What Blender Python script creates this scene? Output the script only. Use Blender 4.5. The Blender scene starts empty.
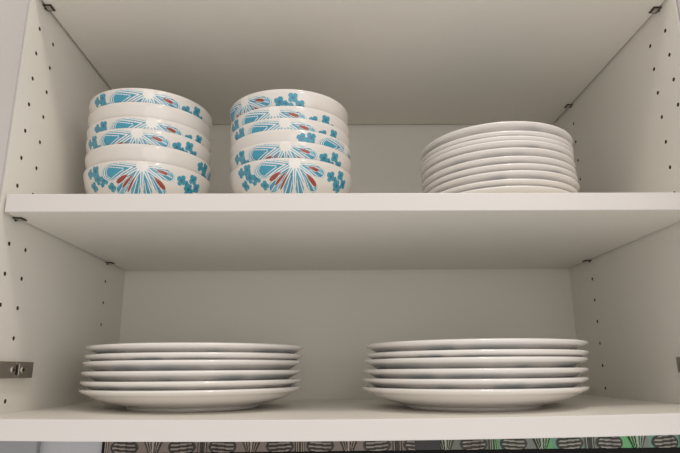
import bpy, bmesh, math, random
from mathutils import Vector, Matrix
random.seed(4)
S = bpy.context.scene
C = S.collection
W = .368            # half inner width of the cabinet
D = .361            # inner depth
T = .0194           # board thickness
Z1 = .2018          # underside of the middle shelf
Z2 = .4614          # underside of the upper shelf
PI = math.pi

# ------------------------------------------------------------------ materials
def base_mat(name, rough=.5, col=(.8, .8, .8), spec=.5, metal=0):
    m = bpy.data.materials.new(name); m.use_nodes = True
    nt = m.node_tree; b = nt.nodes['Principled BSDF']
    b.inputs['Base Color'].default_value = (*col, 1)
    b.inputs['Roughness'].default_value = rough
    b.inputs['Metallic'].default_value = metal
    b.inputs['Specular IOR Level'].default_value = spec
    return m, nt, b

def noisy(name, c1, c2, scale=8, rough=.5, spec=.5, metal=0, bump=0, bscale=200, stretch=(1, 1, 1)):
    m, nt, b = base_mat(name, rough, c1, spec, metal)
    N, L = nt.nodes, nt.links
    tc = N.new('ShaderNodeTexCoord'); mp = N.new('ShaderNodeMapping'); mp.inputs['Scale'].default_value = stretch
    n = N.new('ShaderNodeTexNoise'); n.inputs['Scale'].default_value = scale; n.inputs['Detail'].default_value = 5
    r = N.new('ShaderNodeMix'); r.data_type = 'RGBA'
    r.inputs[6].default_value = (*c1, 1); r.inputs[7].default_value = (*c2, 1)
    L.new(tc.outputs['Object'], mp.inputs['Vector']); L.new(mp.outputs['Vector'], n.inputs['Vector'])
    L.new(n.outputs['Fac'], r.inputs[0]); L.new(r.outputs[2], b.inputs['Base Color'])
    if bump:
        n2 = N.new('ShaderNodeTexNoise'); n2.inputs['Scale'].default_value = bscale
        bp = N.new('ShaderNodeBump'); bp.inputs['Strength'].default_value = bump; bp.inputs['Distance'].default_value = .0003
        L.new(tc.outputs['Object'], n2.inputs['Vector']); L.new(n2.outputs['Fac'], bp.inputs['Height']); L.new(bp.outputs['Normal'], b.inputs['Normal'])
    return m

def attr_mat(name, rough, spec=.5, coat=0):
    m, nt, b = base_mat(name, rough, (.8, .8, .8), spec)
    a = nt.nodes.new('ShaderNodeAttribute'); a.attribute_name = 'glaze'
    nt.links.new(a.outputs['Color'], b.inputs['Base Color'])
    b.inputs['Coat Weight'].default_value = coat; b.inputs['Coat Roughness'].default_value = .06
    return m

MEL = noisy('white_melamine', (.855, .825, .762), (.84, .81, .738), 3, .42, .4, bump=.15, bscale=900)
DOOR = noisy('door_foil', (.66, .63, .615), (.64, .61, .595), 6, .45, .4)
EDGE = noisy('white_edge_banding', (.77, .735, .712), (.755, .72, .695), 20, .35, .45)
CORE = noisy('chipboard_core', (.20, .12, .06), (.10, .06, .03), 300, .9, .2)
STEEL = noisy('brushed_steel', (.60, .56, .50), (.48, .45, .40), 40, .33, .5, metal=1, stretch=(1, .05, 1))
DARK = noisy('dark_steel', (.10, .09, .08), (.05, .045, .04), 60, .45, .5, metal=.8)
BLACK = noisy('black_recess', (.006, .006, .006), (.012, .011, .01), 60, .8, .2)
GLAZE = attr_mat('glazed_porcelain', .07, .75, .4)
FOOT = noisy('unglazed_foot', (.62, .57, .50), (.55, .50, .43), 60, .7, .3)
WALLP = noisy('lavender_grey_paint', (.47, .47, .49), (.44, .44, .46), 5, .75, .3, bump=.3, bscale=300)
WALLSHADE = noisy('shaded_wall_paint', (.33, .33, .35), (.30, .30, .32), 5, .75, .3, bump=.3, bscale=300)  # darker wall tone: shadow on the left column put into the colour
TILE = attr_mat('embossed_tile_glaze', .28, .5)
LINER = noisy('black_liner_glaze', (.006, .006, .006), (.010, .010, .009), 30, .6, .12)
TILEW = noisy('plain_tile', (.10, .095, .09), (.14, .13, .12), 12, .3, .5)

# ------------------------------------------------------------------ helpers
def link(name, bm, mats, parent=None, smooth=False, bevel=0, seg=2):
    me = bpy.data.meshes.new(name)
    bmesh.ops.recalc_face_normals(bm, faces=bm.faces)
    bm.to_mesh(me); bm.free()
    for m in (mats if isinstance(mats, (list, tuple)) else [mats]): me.materials.append(m)
    o = bpy.data.objects.new(name, me); C.objects.link(o)
    if smooth:
        for p in me.polygons: p.use_smooth = True
    if parent: o.parent = parent
    if bevel:
        b = o.modifiers.new('bevel', 'BEVEL'); b.width = bevel; b.segments = seg; b.limit_method = 'ANGLE'
    return o

def box(bm, x0, x1, y0, y1, z0, z1, mi=0):
    r = bmesh.ops.create_cube(bm, size=1)
    bmesh.ops.scale(bm, vec=(x1-x0, y1-y0, z1-z0), verts=r['verts'])
    bmesh.ops.translate(bm, vec=((x0+x1)/2, (y0+y1)/2, (z0+z1)/2), verts=r['verts'])
    for f in {f for v in r['verts'] for f in v.link_faces}: f.material_index = mi
    return r['verts']

def cyl(bm, p, axis, r, h, seg=16, r2=None):
    q = bmesh.ops.create_cone(bm, cap_ends=True, segments=seg, radius1=r, radius2=r if r2 is None else r2, depth=h)
    a = Vector(axis).normalized()
    M = Matrix.Translation(Vector(p) + a*h/2) @ Vector((0, 0, 1)).rotation_difference(a).to_matrix().to_4x4()
    bmesh.ops.transform(bm, matrix=M, verts=q['verts'])
    return q['verts']

def tag(o, label=None, cat=None, group=None, kind=None):
    if label: o['label'] = label
    if cat: o['category'] = cat
    if group: o['group'] = group
    if kind: o['kind'] = kind
    return o

def band(o, mi=1):
    """edge banding on the faces turned to the front of the cabinet"""
    for p in o.data.polygons:
        if p.normal.y < -.9 and p.area > .0008: p.material_index = mi
    return o

# ------------------------------------------------------------------ the cabinet
cab = bpy.data.objects.new('wall_cabinet', None); C.objects.link(cab)
cab.location = (0, 0, -T)
tag(cab, 'white melamine wall cabinet with open doors, holding the shelves of plates and bowls', 'cabinet')
ZT = .74
def local(o):
    o.parent = cab; o.location = (0, 0, T); return o

YA, YB, YC = .0245, .0569, .2836
ZH = .0132
def side_panel(s):
    bm = bmesh.new()
    x0, x1 = sorted((s*W, s*(W+.018)))
    box(bm, x0, x1, 0, D+.008, -T, ZT)
    o = link('side_panel', bm, [MEL, CORE])
    bm = bmesh.new()
    for y in (YA, YB, YC):
        for k in range(-1, 22):
            z = ZH + .032*k
            if z < .012 or z > ZT-.03: continue
            if y != YC and abs(z-.0447) < .02: continue      # the hinge plate sits here
            if any(abs(z - (zz-.0)) < .004 for zz in (Z1, Z2)): continue
            v = cyl(bm, (s*(W-.001), y, z), (s, 0, 0), .0024, .012, 14)
    for f in bm.faces: f.material_index = 1
    c = link('cutter', bm, [MEL, CORE])
    md = o.modifiers.new('b', 'BOOLEAN'); md.operation = 'DIFFERENCE'; md.object = c; md.solver = 'EXACT'
    dg = bpy.context.evaluated_depsgraph_get()
    me = bpy.data.meshes.new_from_object(o.evaluated_get(dg))
    o.modifiers.clear(); o.data = me
    bpy.data.objects.remove(c)
    me.materials.append(EDGE); band(o, 2)
    local(o); o.name = 'side_panel'
    return o
side_panel(-1); side_panel(1)
bm = bmesh.new(); box(bm, -W-.018, W+.018, D+.008, D+.011, -T, ZT)
local(link('back_panel', bm, MEL))
bm = bmesh.new(); box(bm, -W, W, 0, D+.008, ZT-.018, ZT); local(link('top_panel', bm, MEL))
# inner back face at D (thick backing inside the side panels)
bm = bmesh.new(); box(bm, -W, W, D, D+.008, -T, ZT-.018); local(link('back_lining', bm, MEL, bevel=.0004))

def board(name, x0, x1, y0, y1, z0, z1, sag=0, off=0, n=48):
    """a board divided along its length so that it can bow under the load"""
    bm = bmesh.new()
    vs = box(bm, x0, x1, y0, y1, z0, z1)
    if sag:
        ed = [e for e in bm.edges if abs(e.verts[0].co.x-e.verts[1].co.x) > .1]
        bmesh.ops.subdivide_edges(bm, edges=ed, cuts=n, use_grid_fill=True)
        for v in bm.verts: v.co.z += off - sag*(1-(v.co.x/W)**2)
    return band(link(name, bm, [MEL, EDGE], bevel=.0008)) if not sag else link(name, bm, [MEL, EDGE], bevel=.0008)
def sagz(x): return .001 - .004*(1-(x/W)**2)
b = local(board('bottom_panel', -W, W, -.001, D, -T, 0, .004, .001)); b['label'] = 'bottom panel bowed slightly under the dinner plates'
for p in b.data.polygons:
    if p.normal.y < -.9: p.material_index = 1

def shelf_board(z, y0, label):
    bm = bmesh.new()
    box(bm, -W+.0028, W-.0028, y0, D-.0052, z, z+T)
    o = band(link('shelf', bm, [MEL, EDGE], bevel=.0008))
    me = o.data
    o.location = (0, 0, 0)
    tag(o, label, 'shelf', 'white shelf boards')
    return o
shelf_board(Z1, .003, 'white melamine shelf board carrying the patterned bowls and small plates')
shelf_board(Z2, .003, 'white melamine shelf board seen from below above the bowls')

# shelf supports: small metal clips under the boards
def clip(s, y, z):
    bm = bmesh.new()
    cyl(bm, (s*(W+.006), y, z-.0018), (-s, 0, 0), .0014, .008, 14)
    x0, x1 = sorted((s*W, s*(W-.0098)))
    box(bm, x0, x1, y-.0060, y+.0060, z-.0014, z-.0002)
    box(bm, min(x0, x1)+.002, max(x0, x1)-.002, y-.0040, y+.0040, z-.0019, z-.0013, 1)
    o = local(link('shelf_pin', bm, [DARK, STEEL], bevel=.0002)); return o
for z in (Z1, Z2):
    for s in (-1, 1):
        clip(s, .0290, z); clip(s, YC, z)

# hinges with their mounting plates, and the two opened doors
def place_door(s):
    w = .383; a = math.radians(100)
    # closed: the door lies in front of the cabinet from its hinge edge towards the middle
    hx = s*(W+.0008)
    bm = bmesh.new()
    x0, x1 = sorted((0, -s*w))
    box(bm, x0, x1, -.018, 0, 0, ZT+T)
    o = link('door', bm, DOOR, bevel=.001)
    o.parent = cab
    o.location = (hx, -.0022, 0)
    o.rotation_euler = (0, 0, (1 if s > 0 else -1)*a)
    # cup of each hinge, sunk in the inner face of the door
    for z in (.064, .62):
        bm = bmesh.new()
        cyl(bm, (-s*.0225, -.004, z), (0, 1, 0), .0175, .0055, 28)
        box(bm, -s*.0225-.011, -s*.0225+.011, -.0005, .0017, z-.022, z+.022)
        link('hinge_cup', bm, STEEL, o, bevel=.0004)
    return o
for s in (-1, 1): place_door(s)

def hinge(s, zc, parent=cab):
    def bx(bm, d0, d1, y0, y1, z0, z1):
        x0, x1 = sorted((s*(W-d0), s*(W-d1))); box(bm, x0, x1, y0, y1, z0, z1)
    ye = .0885
    bm = bmesh.new()
    bx(bm, 0, .0025, .028, ye-.004, zc-.0085, zc+.0085)           # plate on the panel
    o = link('hinge_plate', bm, STEEL, bevel=.0006); local(o)
    bm = bmesh.new()                                              # arm: a channel clipped over the plate, window cut out
    bx(bm, .0025, .0085, -.002, .0535, zc-.0085, zc+.0085)
    bx(bm, .0025, .0085, .0595, ye, zc-.0085, zc+.0085)
    bx(bm, .0025, .0085, .0535, .0595, zc-.0085, zc-.0052)
    bx(bm, .0025, .0085, .0535, .0595, zc+.0052, zc+.0085)
    a = link('hinge_arm', bm, STEEL, bevel=.0005); a.parent = o
    bm = bmesh.new(); bx(bm, .0026, .004, .0535, .0595, zc-.0052, zc+.0052)
    k = link('slot', bm, BLACK); k.parent = o
    for y in (.0475, .0665):
        bm = bmesh.new()
        cyl(bm, (s*(W-.0084), y, zc), (-s, 0, 0), .0036, .0013, 20, .0032)
        sc = link('screw', bm, STEEL); sc.parent = o
        for (a0, a1) in ((.0024, .0005), (.0005, .0024)):
            bm = bmesh.new()
        bm = bmesh.new()
        bx(bm, .0096, .0099, y-.0024, y+.0024, zc-.0005, zc+.0005)
        bx(bm, .0096, .0099, y-.0005, y+.0005, zc-.0024, zc+.0024)
        # cross recess belongs to the screw mesh: join it in
        tmp = bpy.data.meshes.new('t'); bm.to_mesh(tmp); bm.free()
        bm = bmesh.new(); bm.from_mesh(sc.data)
        n0 = len(bm.faces); bm.from_mesh(tmp); bm.faces.ensure_lookup_table()
        for f in bm.faces[n0:]: f.material_index = 1
        bm.to_mesh(sc.data); bm.free(); sc.data.materials.append(BLACK)
    # curved links running to the door cup
    bm = bmesh.new()
    bx(bm, .002, .006, -.014, .004, zc-.006, zc+.006)
    l = link('hinge_link', bm, DARK, bevel=.001); l.parent = o
    return o
for s in (-1, 1):
    hinge(s, .0447); hinge(s, .60)

# ------------------------------------------------------------------ decoration of the tableware
BG = (.91, .87, .835); BOWLBG = (.80, .75, .70)
BLUE = (.045, .30, .46); LBLUE = (.22, .50, .63); TEAL = (.03, .27, .40); DTEAL = (.02, .13, .22)
RED = (.32, .045, .02); WHITE = (.88, .84, .80); LILAC = (.20, .16, .36)
# petals: direction (deg; 0 = left, 90 = down, 180 = right), half width (deg), length, kind
PET = [(11, 20, .0500, 0), (46, 15, .0470, 1), (76, 15, .0440, 2), (105, 14, .0430, 2), (134, 15, .0440, 3), (165, 17, .0390, 4)]
def lens(x, y, x0, y0, L, wd, a):
    """tear drop: 0 inside, positive outside; (x0, y0) the tip near the centre, a the direction"""
    dx, dy = x-x0, y-y0
    u = (dx*math.cos(a)+dy*math.sin(a))/L; v = (-dx*math.sin(a)+dy*math.cos(a))
    if u < 0 or u > 1: return 9
    h = wd*(u**.8)*(1-u)**.45*1.9
    return abs(v)/max(h, 1e-6)
RLEAF = [(33, .019, .017, .0034, 0), (47, .014, .021, .0020, 0), (60, .013, .023, .0017, 0), (140, .017, .021, .0032, 0), (168, .016, .013, .0024, 0)]
def big_flower(s, v):
    """s along the wall (m, + right), v down from the rim (m)"""
    x, y = s, v-.004
    r = math.hypot(x, y); th = math.degrees(math.atan2(y, -x))
    if th < -40: th += 360
    if r < .0065: return WHITE
    for (a, r0, L, wd, _) in RLEAF:
        ar = math.radians(a)
        e = lens(x, y, -math.cos(ar)*r0, math.sin(ar)*r0, L, wd, math.atan2(math.sin(ar), -math.cos(ar)))
        if e < 1: return RED
        if e < 1.35: return WHITE
    for (a, hw, L, k) in PET:
        d = (th-a)/hw
        if abs(d) > 1: continue
        lim = L*(1-.50*abs(d)**2.3)
        q = r/lim
        if q > 1: continue
        ad = abs(d)
        e = min((1-ad)*math.radians(hw)*r, lim-r)     # distance to the outline
        if e < .0008: return LBLUE
        if e < .0020: return WHITE
        if e < .0031: return BLUE
        if k == 0:                                    # long petal: filled drop with white outlines
            if e < .0045: return WHITE
            if .0062 < e < .0071 and q > .42: return WHITE
            if q > .80 and e < .0052: return LBLUE
            return (.04, .33, .49)
        n = {1: 4, 2: 3, 3: 4, 4: 4}[k]
        ph = (d+1)*n/2 + .10*math.sin(q*7+a)
        fr = ph-math.floor(ph)
        if fr < .17+.30*(1-q)**2: return WHITE
        if k == 2: return BLUE if int(ph) % 2 else (.10, .40, .57)
        return BLUE if int(ph) % 2 else (.20, .47, .60)
    return None
def floret(x, y, cx, cy, R, rot):
    dx, dy = x-cx, y-cy
    R *= 1.1; r = math.hypot(dx, dy)
    if r > R*1.15: return None
    t = math.atan2(dy, dx)-rot
    if r < R*.2: return LILAC if (cx*1e4) % 2 > 1 else DTEAL
    e = R*(.62+.38*abs(math.cos(2*t))**.7)
    if r < e:
        return TEAL if r < e*.55 else (.045, .31, .45)
    return None
FL = [(-.070, .008, .0058, .3), (-.059, .006, .0058, .9), (-.057, .0165, .0062, .1), (-.0475, .019, .0058, .7), (-.068, .024, .0062, .5), (-.038, .0285, .0055, .2), (-.0620, .0110, .0030, .2), (-.052, .024, .003, .5),
      (.047, .0135, .0062, .4), (.0545, .0155, .0035, 0), (.063, .0085, .0060, .8), (.060, .0215, .0066, .2), (.072, .0165, .0060, .6), (.066, .0255, .0045, .1)]
def pattern(s, v):
    c = big_flower(s, v)
    if c: return c
    for f in FL:
        c = floret(s, v, *f)
        if c: return c
    return BG

def lathe(name, prof, seg, mat, colfn=None, parent=None):
    """prof: list of (r, z, kind, v); a closed outline from the outer axis round to the inner axis"""
    me = bpy.data.meshes.new(name)
    V, F, col = [], [], []
    n = len(prof)
    for (r, z, *e) in prof:
        for k in range(seg):
            a = 2*PI*k/seg
            V.append((r*math.sin(a), -r*math.cos(a), z))
    for i in range(n-1):
        for k in range(seg):
            k2 = (k+1) % seg
            F.append((i*seg+k, i*seg+k2, (i+1)*seg+k2, (i+1)*seg+k))
    me.from_pydata(V, [], F); me.update()
    bm = bmesh.new(); bm.from_mesh(me)
    bmesh.ops.recalc_face_normals(bm, faces=bm.faces)
    # close the two tiny openings on the axis
    be = [e for e in bm.edges if e.is_boundary]
    bmesh.ops.holes_fill(bm, edges=be)
    bmesh.ops.recalc_face_normals(bm, faces=bm.faces)
    bm.to_mesh(me); bm.free()
    for p in me.polygons: p.use_smooth = True
    me.materials.append(mat)
    if colfn:
        at = me.color_attributes.new('glaze', 'FLOAT_COLOR', 'POINT')
        buf = []
        for i, (r, z, *e) in enumerate(prof):
            for k in range(seg):
                a = 2*PI*k/seg
                if a > PI: a -= 2*PI
                c = colfn(r, z, a, e)
                buf.extend((c[0], c[1], c[2], 1))
        at.data.foreach_set('color', buf)
    o = bpy.data.objects.new(name, me); C.objects.link(o)
    if parent: o.parent = parent
    return o

def spline(pts, step):
    """Catmull-Rom through pts, resampled about every `step` metres"""
    out = []
    P = [pts[0]]+list(pts)+[pts[-1]]
    for i in range(1, len(P)-2):
        p0, p1, p2, p3 = [Vector(q) for q in P[i-1:i+3]]
        n = max(2, int((p2-p1).length/step))
        for k in range(n):
            t = k/n
            out.append(.5*((2*p1)+(p2-p0)*t+(2*p0-5*p1+4*p2-p3)*t*t+(3*p1-p0-3*p2+p3)*t**3))
    out.append(Vector(P[-2]))
    return out

# ------------------------------------------------------------------ bowls
HB = .0545
OUTB = [(.004, .0045), (.030, .0045), (.040, .0060), (.0510, .0105), (.0615, .0185), (.0690, .0280), (.0729, .0365), (.0751, .0435), (.0765, .0500), (.0766, HB-.0012)]
def bowl_profile():
    o = spline(OUTB, .00045)
    acc = 0; pr = []
    L = [0]
    for i in range(1, len(o)): L.append(L[-1]+(o[i]-o[i-1]).length)
    tot = L[-1]
    for p, l in zip(o, L): pr.append((p.x, p.y, 'o', tot-l))
    pr += [(.0762, HB-.0003, 'r', 0), (.0755, HB, 'r', 0), (.0747, HB-.0004, 'r', 0), (.0743, HB-.0015, 'r', 0)]
    inn = [(x-.0024, y+.0012*(1-x/.075)+ .0016) for x, y in OUTB[:-1]]
    inn = spline(inn[::-1], .0025)
    pr += [(max(p.x, .002), p.y, 'i', 0) for p in inn if p.y < HB-.002]
    return pr
def bowl_col(r, z, a, e):
    c = pattern(a*.0750, e[1]-.001) if e[0] == 'o' and e[1] < .047 else BG
    return BOWLBG if c is BG else c
bowl_groups = 'flower patterned cereal bowls on the middle shelf'
proto_bowl = None
def bowl(x, y, zr, rot, tilt, label):
    """zr: height of the rim"""
    global proto_bowl
    if proto_bowl is None:
        o = lathe('bowl', bowl_profile(), 1200, GLAZE, bowl_col)
        f = lathe('foot_ring', [(.0330, .0056), (.0326, .0003), (.0320, 0), (.0300, 0), (.0294, .0003), (.0290, .0056)], 96, FOOT, parent=o)
        proto_bowl = (o, f)
    else:
        o = proto_bowl[0].copy(); C.objects.link(o)
        f = proto_bowl[1].copy(); C.objects.link(f); f.parent = o
    o.location = (x, y, zr-HB)
    o.rotation_euler = (math.radians(tilt[0]), math.radians(tilt[1]), math.radians(rot))
    tag(o, label, 'bowl', bowl_groups)
    return o
# bottom to top: rim height, turn of the flower from straight to the camera, look
ZS = Z1+T
LB = [(ZS+HB, -7, (0, 0), 'bottom bowl of the left stack, red and blue flower facing out, standing on the shelf'),
      (.2965, 104, (0, 0), 'second bowl up in the left stack, mostly plain white with blue florets at its right'),
      (.3158, -13, (0, 0), 'third bowl up in the left stack, its blue flower turned slightly left'),
      (.3305, -1, (0, 0), 'fourth bowl up in the left stack, thin flower strip and blue florets at right'),
      (.3490, 178, (0, 0), 'fifth bowl up in the left stack, plain white side showing under the topmost bowl'),
      (.3670, -5, (0, .4), 'topmost bowl of the left stack, blue flower below its rim')]
for i, (z, a, t, l) in enumerate(LB):
    dx = (.0080, .0078, .0070, .0065, .0062, .0052)[i]
    bowl(-.2690+dx, .1250, z, 19+a, t, l)
RB = [(ZS+HB, 2, (0, 0), 'bottom bowl of the right stack, large red and blue flower facing out, on the shelf'),
      (.2990, -6, (0, 0), 'second bowl up in the right stack, flower with red streaks over the bottom bowl'),
      (.3146, 62, (0, 0), 'third bowl up in the right stack, blue florets in front and petal at right'),
      (.3295, -6, (0, 0), 'fourth bowl up in the right stack, narrow band of flower above the florets bowl'),
      (.3450, -15, (0, 0), 'fifth bowl up in the right stack, just under the topmost bowl'),
      (.3670, -46, (0, 0), 'topmost bowl of the right stack, red and blue flower turned to the left')]
for i, (z, a, t, l) in enumerate(RB):
    dx = (.0080, .0078, .0072, .0066, .0060, .0048)[i]
    bowl(-.0880+dx, .1170, z-(0, .003, .004, .0045, .005, .0055)[i], 5+a, t, l)

# ------------------------------------------------------------------ plates
def plate_profile(R, h, th, fr):
    """body without its foot; z=0 at the underside of the well; lip at height h"""
    low = [(.003, 0), (fr*.7, 0), (fr+.004, .0002), (fr+(R-fr)*.35, h*.14), (fr+(R-fr)*.62, h*.36), (fr+(R-fr)*.84, h*.65), (R-.0034, h-.0050), (R-.0008, h-.0031)]
    pr = [(p.x, p.y, 'u') for p in spline(low, .0022)]
    pr += [(R-.0001, h-.0022, 'r'), (R, h-.0015, 'r'), (R-.0003, h-.0008, 'r'), (R-.0010, h-.0002, 'r'), (R-.0019, h+.0001, 'r')]
    up = [(R-.004, h-.0010+ (th-.0035)*.2), (fr+(R-fr)*.82, h*.65+th*.93), (fr+(R-fr)*.60, h*.36+th*.97), (fr+(R-fr)*.33, h*.14+th), (fr, th+.0002), (fr*.7, th), (.002, th)]
    sp = spline(up, .0009)
    pr += [(p.x, p.y, 't') for p in sp]
    return pr
def plate_col(R):
    def f(r, z, a, e):
        if e[0] != 't' or r < R*.45: return BG
        v = (R-r)-.0012
        if v < 0: return BG
        per = 2*PI/3.0
        k = math.floor((a+PI)/per); aa = (a+PI)-k*per-per/2
        c = pattern(aa*R*.62, v*.70)
        return c if c is BG or c is WHITE else (tuple(q*.45 for q in c) if c is not RED else c)
    return f
protos = {}
def plate(kind, x, y, zr, zbelow, rot, label, group, cat='plate', tilt=(0, 0)):
    """zr: lip height; zbelow: height of whatever the foot stands on"""
    R, h, th, fr = {'dinner_plate': (.1325, .0205, .0040, .078), 'side_plate': (.0985, .0185, .0032, .056)}[kind]
    base = zr-h
    fh = max(.0012, base-zbelow)
    if kind not in protos:
        o = lathe(kind, plate_profile(R, h, th, fr), 480, GLAZE, plate_col(R)); protos[kind] = o
    else:
        o = protos[kind].copy(); C.objects.link(o)
    o.location = (x, y, base); o.rotation_euler = (math.radians(tilt[0]), math.radians(tilt[1]), math.radians(rot))
    key = (kind, round(fh, 4))
    if key not in protos:
        f = lathe('foot_ring', [(fr+.0022, .0003), (fr+.0012, -fh*.6), (fr+.0006, -fh), (fr-.0020, -fh), (fr-.0030, -fh*.6), (fr-.0034, .0003)], 128, GLAZE, lambda r, z, a, e: (.76, .72, .67), parent=o)
        protos[key] = f
    else:
        f = protos[key].copy(); C.objects.link(f); f.parent = o
    tag(o, label, cat, group)
    return base+th
ordn = ['bottom', 'second', 'third', 'fourth', 'fifth', 'topmost']
def stack(kind, xy, zs, z0, names, group, jit, rots):
    zb = z0
    for i, z in enumerate(zs):
        zb = plate(kind, xy[0]+jit[i][0], xy[1]+jit[i][1], z, zb, rots[i], names[i], group)
LN = ['bottom dinner plate of the left stack, its whole underside showing above the cabinet floor',
      'second dinner plate up in the left stack, lying on the bottom one',
      'third dinner plate up in the left stack, white glazed with dark blue showing beneath',
      'fourth dinner plate up in the left stack, just above the middle',
      'fifth dinner plate up in the left stack, directly under the topmost plate',
      'topmost dinner plate of the left stack, white rim and slightly narrower looking']
RN = ['bottom dinner plate of the right stack, resting on the cabinet floor near the front edge',
      'second dinner plate up in the right stack, lying on the bottom one',
      'third dinner plate up in the right stack, dark blue showing beneath its rim',
      'fourth dinner plate up in the right stack, just above the middle',
      'fifth dinner plate up in the right stack, thin rim under the topmost plate',
      'topmost dinner plate of the right stack, deepest white rim at the top']
stack('dinner_plate', (-.2000, .1740), (.0228, .0318, .0425, .0535, .0612, .0712), sagz(-.2), LN, 'dinner plates on the cabinet floor',
      [(0, 0), (0, 0), (-.0002, .001), (0, .002), (.0015, .003), (.0022, .003)], (10, 75, 140, 33, 96, 20))
stack('dinner_plate', (.1400, .1500), (.0222, .0322, .0424, .0536, .0610, .0717), sagz(.14), RN, 'dinner plates on the cabinet floor',
      [(0, 0), (.001, .001), (.002, .001), (.003, .001), (.0052, .002), (.0050, .001)], (50, 5, 88, 130, 15, 66))
SN = ['bottom side plate of the shelf stack, its rim barely clear of the shelf edge',
      'second side plate up in the shelf stack, lying on the bottom one',
      'third side plate up in the shelf stack, near the bottom of the pile',
      'fourth side plate up in the shelf stack, a wide white rim',
      'fifth side plate up in the shelf stack, just below the middle',
      'sixth side plate up in the shelf stack, just above the middle, wide white rim',
      'fourth side plate down from the top of the shelf stack',
      'third side plate down from the top of the shelf stack, narrow rim',
      'second side plate down, directly beneath the topmost side plate',
      'topmost side plate of the shelf stack, broad white underside catching light']
stack('side_plate', (.1900, .1480), (.2448, .2532, .2635, .2724, .2816, .2920, .3012, .3068, .3132, .3252), ZS, SN, 'side plates on the middle shelf',
      [(-.001, -.001), (.0002, -.001), (.0022, -.001), (.002, 0), (.001, 0), (.0005, 0), (.0, 0), (.0, .0), (.0002, 0), (.0008, 0)], (0, 40, 85, 130, 12, 66, 100, 25, 70, 115))

# ------------------------------------------------------------------ wall behind and below the cabinet
YW = .373
bm = bmesh.new(); box(bm, -.3826, 1.3, YW, YW+.1, -.50, -.0795); w = link('wall_back', bm, TILEW); tag(w, kind='structure')
bm = bmesh.new(); box(bm, -.3784, 1.25, YW-.005, YW+.001, -.0945, -.0797); w = link('trim_3', bm, LINER, bevel=.0008); tag(w, kind='structure')
bm = bmesh.new(); box(bm, -.3826, 1.3, YW+.001, YW+.1, -.03, .95); w = link('wall_back', bm, WALLP); tag(w, kind='structure')
bm = bmesh.new(); box(bm, -.4785, -.3828, YW-.001, YW+.1, -.50, .95); w = link('wall_back', bm, WALLP); tag(w, kind='structure')
bm = bmesh.new(); box(bm, -1.3, -.4787, YW-.012, YW+.1, -.50, .95); w = link('wall_left', bm, WALLSHADE); tag(w, kind='structure')

GREENS = [(.16, .13, .115), (.17, .14, .12), (.16, .135, .12), (.15, .13, .115), (.10, .17, .11), (.11, .30, .13), (.12, .34, .14), (.12, .30, .14)]
def tile_pt(x, w):
    """x in metres along the wall, w metres below the cabinet line; returns colour and relief"""
    P = .1505
    k = math.floor((x+.3043)/P+.5); u = (x+.3043)-k*P
    cb = .16+.5*(x+.3)   # which glaze: pewter brown at left, green at right
    g = (.20, .155, .135) if x < .10 else ((.14, .15, .12) if x < .22 else (.12, .30, .15))
    n = math.sin(x*61)*.5+math.sin(x*143+2)*.5
    if x >= .22:
        g = (.17, .19, .16) if n < -.25 else (.11, .36, .13) if n > .25 else (.12, .27, .20)
    hi = (.38, .33, .28) if x < .10 else (.40, .42, .33)
    dk = (.016, .016, .014)
    au = abs(u)
    top = .0135-w*.42
    # tulip: a fan of straight leaves
    if w < .032 and au < top+.0012:
        q = au/max(top, .001)
        if q > .96: return dk, .3
        f = (q*3.0) % 1
        if f > .72: return dk, .2
        return (hi if f < .3 else tuple(a*.8 for a in g)), 1
    # two scrolls between the tulips
    c = P/2
    for cx, sx in ((.047, 1), (P-.047, -1)):
        uu = au if cx < c else P-au
        dx = (au-.044); dy = w-.0085
        e = math.hypot(dx/.0215, dy/.0125)
        if e < 1:
            if e > .84: return dk, .2
            # long curling leaf strokes inside the dark outline
            q = (dy + .0028*math.sin(dx*95+1.2) + 11*dx*dx)/.0056
            fr = q-math.floor(q)
            if fr < .45: return dk, .25
            gg = (.24, .22, .19) if x > .22 else (.22, .18, .16)
            return (hi if fr > .8 and n > -.2 else gg), 1
    # leaf stems at the joint of two tiles
    e = c-au
    if e < .0075:
        f = (e/.0028) % 1
        if f < .4: return dk, .2
        return (hi if f > .75 else g), .8
    return g, 0
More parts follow.
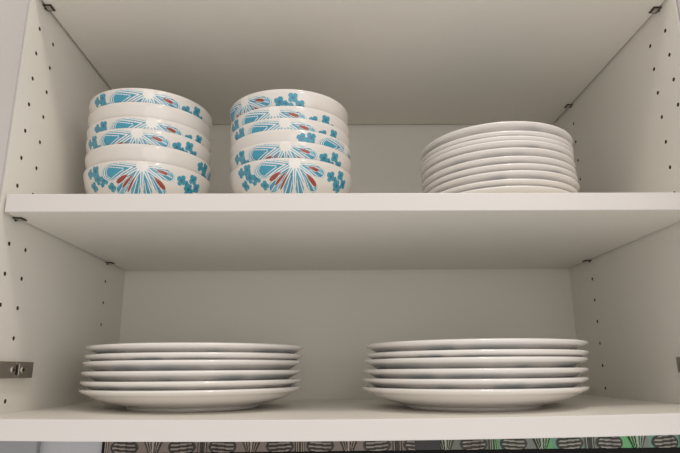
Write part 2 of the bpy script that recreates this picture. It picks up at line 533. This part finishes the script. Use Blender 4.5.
def tile_strip():
    x0, x1, z0, z1 = -.378, 1.25, -.0795, -.030
    nx, nz = int((x1-x0)/.0010), 44
    me = bpy.data.meshes.new('trim_1'); V = []; F = []; col = []
    for j in range(nz+1):
        z = z0+(z1-z0)*j/nz
        for i in range(nx+1):
            x = x0+(x1-x0)*i/nx
            c, h = tile_pt(x, -.0630-z if z < -.0630 else (-.0630-z))
            if .100 < x < .140: c, h = (.007, .007, .007), 0
            V.append((x, YW-.004-.0022*h, z)); col.extend((*c, 1))
    n = len(V)
    for j in range(nz):
        for i in range(nx):
            a = j*(nx+1)+i; F.append((a, a+1, a+nx+2, a+nx+1))
    # back and sides give the tiles their thickness
    b = len(V)
    for (x, z) in ((x0, z0), (x1, z0), (x1, z1), (x0, z1)): V.append((x, YW+.001, z)); col.extend((.1, .1, .1, 1))
    cA, cB, cC, cD = 0, nx, (nz+1)*(nx+1)-1, nz*(nx+1)
    F.append((b+3, b+2, b+1, b))
    F.append(tuple([b, b+1]+list(range(cB, cA-1, -1))))
    F.append(tuple([b+2, b+3]+list(range(cD, cC+1))))
    F.append(tuple([b+1, b+2]+[j*(nx+1)+nx for j in range(nz, -1, -1)]))
    F.append(tuple([b+3, b]+[j*(nx+1) for j in range(0, nz+1)]))
    me.from_pydata(V, [], F); me.update()
    at = me.color_attributes.new('glaze', 'FLOAT_COLOR', 'POINT'); at.data.foreach_set('color', col)
    me.materials.append(TILE)
    o = bpy.data.objects.new('trim_1', me); C.objects.link(o); tag(o, kind='structure')
    o['label'] = 'embossed border tiles with tulips and scrolls on the wall below the cabinet'
tile_strip()
bm = bmesh.new(); box(bm, -.3826, -.3785, YW-.006, YW+.001, -.50, -.030); t = link('trim_2', bm, LINER, bevel=.001); tag(t, kind='structure')

# ------------------------------------------------------------------ light
wd = bpy.data.worlds.new('world'); S.world = wd; wd.use_nodes = True
bg = wd.node_tree.nodes['Background']; bg.inputs['Color'].default_value = (1.0, .96, .915, 1); bg.inputs['Strength'].default_value = .75
def lamp(name, loc, target, size, power, col):
    l = bpy.data.lights.new(name, 'AREA'); l.shape = 'DISK'; l.size = size; l.energy = power; l.color = col
    o = bpy.data.objects.new(name, l); C.objects.link(o); o.location = loc
    o.rotation_euler = (Vector(target)-Vector(loc)).to_track_quat('-Z', 'Y').to_euler()
    return o
lamp('ceiling_downlight', (.22, -.50, 1.15), (.22, -.3, 0), .20, 3.6, (1, .93, .85))
lamp('kitchen_lamp', (.9, -1.9, 1.05), (0, 0, .2), .30, 2, (1, .94, .88))

# added fill light behind the camera; brightens plate undersides and cabinet interior
lamp('front_fill', (1.0, -2.6, -.05), (0, 0, .15), 2.3, 9, (1, .97, .95))

# ------------------------------------------------------------------ camera
cam = bpy.data.cameras.new('camera'); co = bpy.data.objects.new('camera', cam); C.objects.link(co)
S.camera = co
cam.sensor_width = 36; cam.sensor_fit = 'HORIZONTAL'; cam.lens = 559.7565/680*36
cam.clip_start = .02
pi_, ya_, ro_ = .2506, .019, -.0082
fwd = Vector((math.cos(pi_)*math.sin(ya_), math.cos(pi_)*math.cos(ya_), math.sin(pi_)))
right0 = Vector((math.cos(ya_), -math.sin(ya_), 0)); up0 = right0.cross(fwd)
c, s = math.cos(ro_), math.sin(ro_)
# image axes after the roll: (u, v down) = R(ro) (u0, v0 down)
R_ = right0*c + up0*s
U_ = -right0*s*1 + up0*c
co.matrix_world = Matrix(((R_.x, U_.x, -fwd.x, -.0314), (R_.y, U_.y, -fwd.y, -.5553), (R_.z, U_.z, -fwd.z, .0421), (0, 0, 0, 1)))
S.view_settings.view_transform = 'Standard'; S.view_settings.look = 'None'
S.view_settings.exposure = 0; S.view_settings.gamma = 1
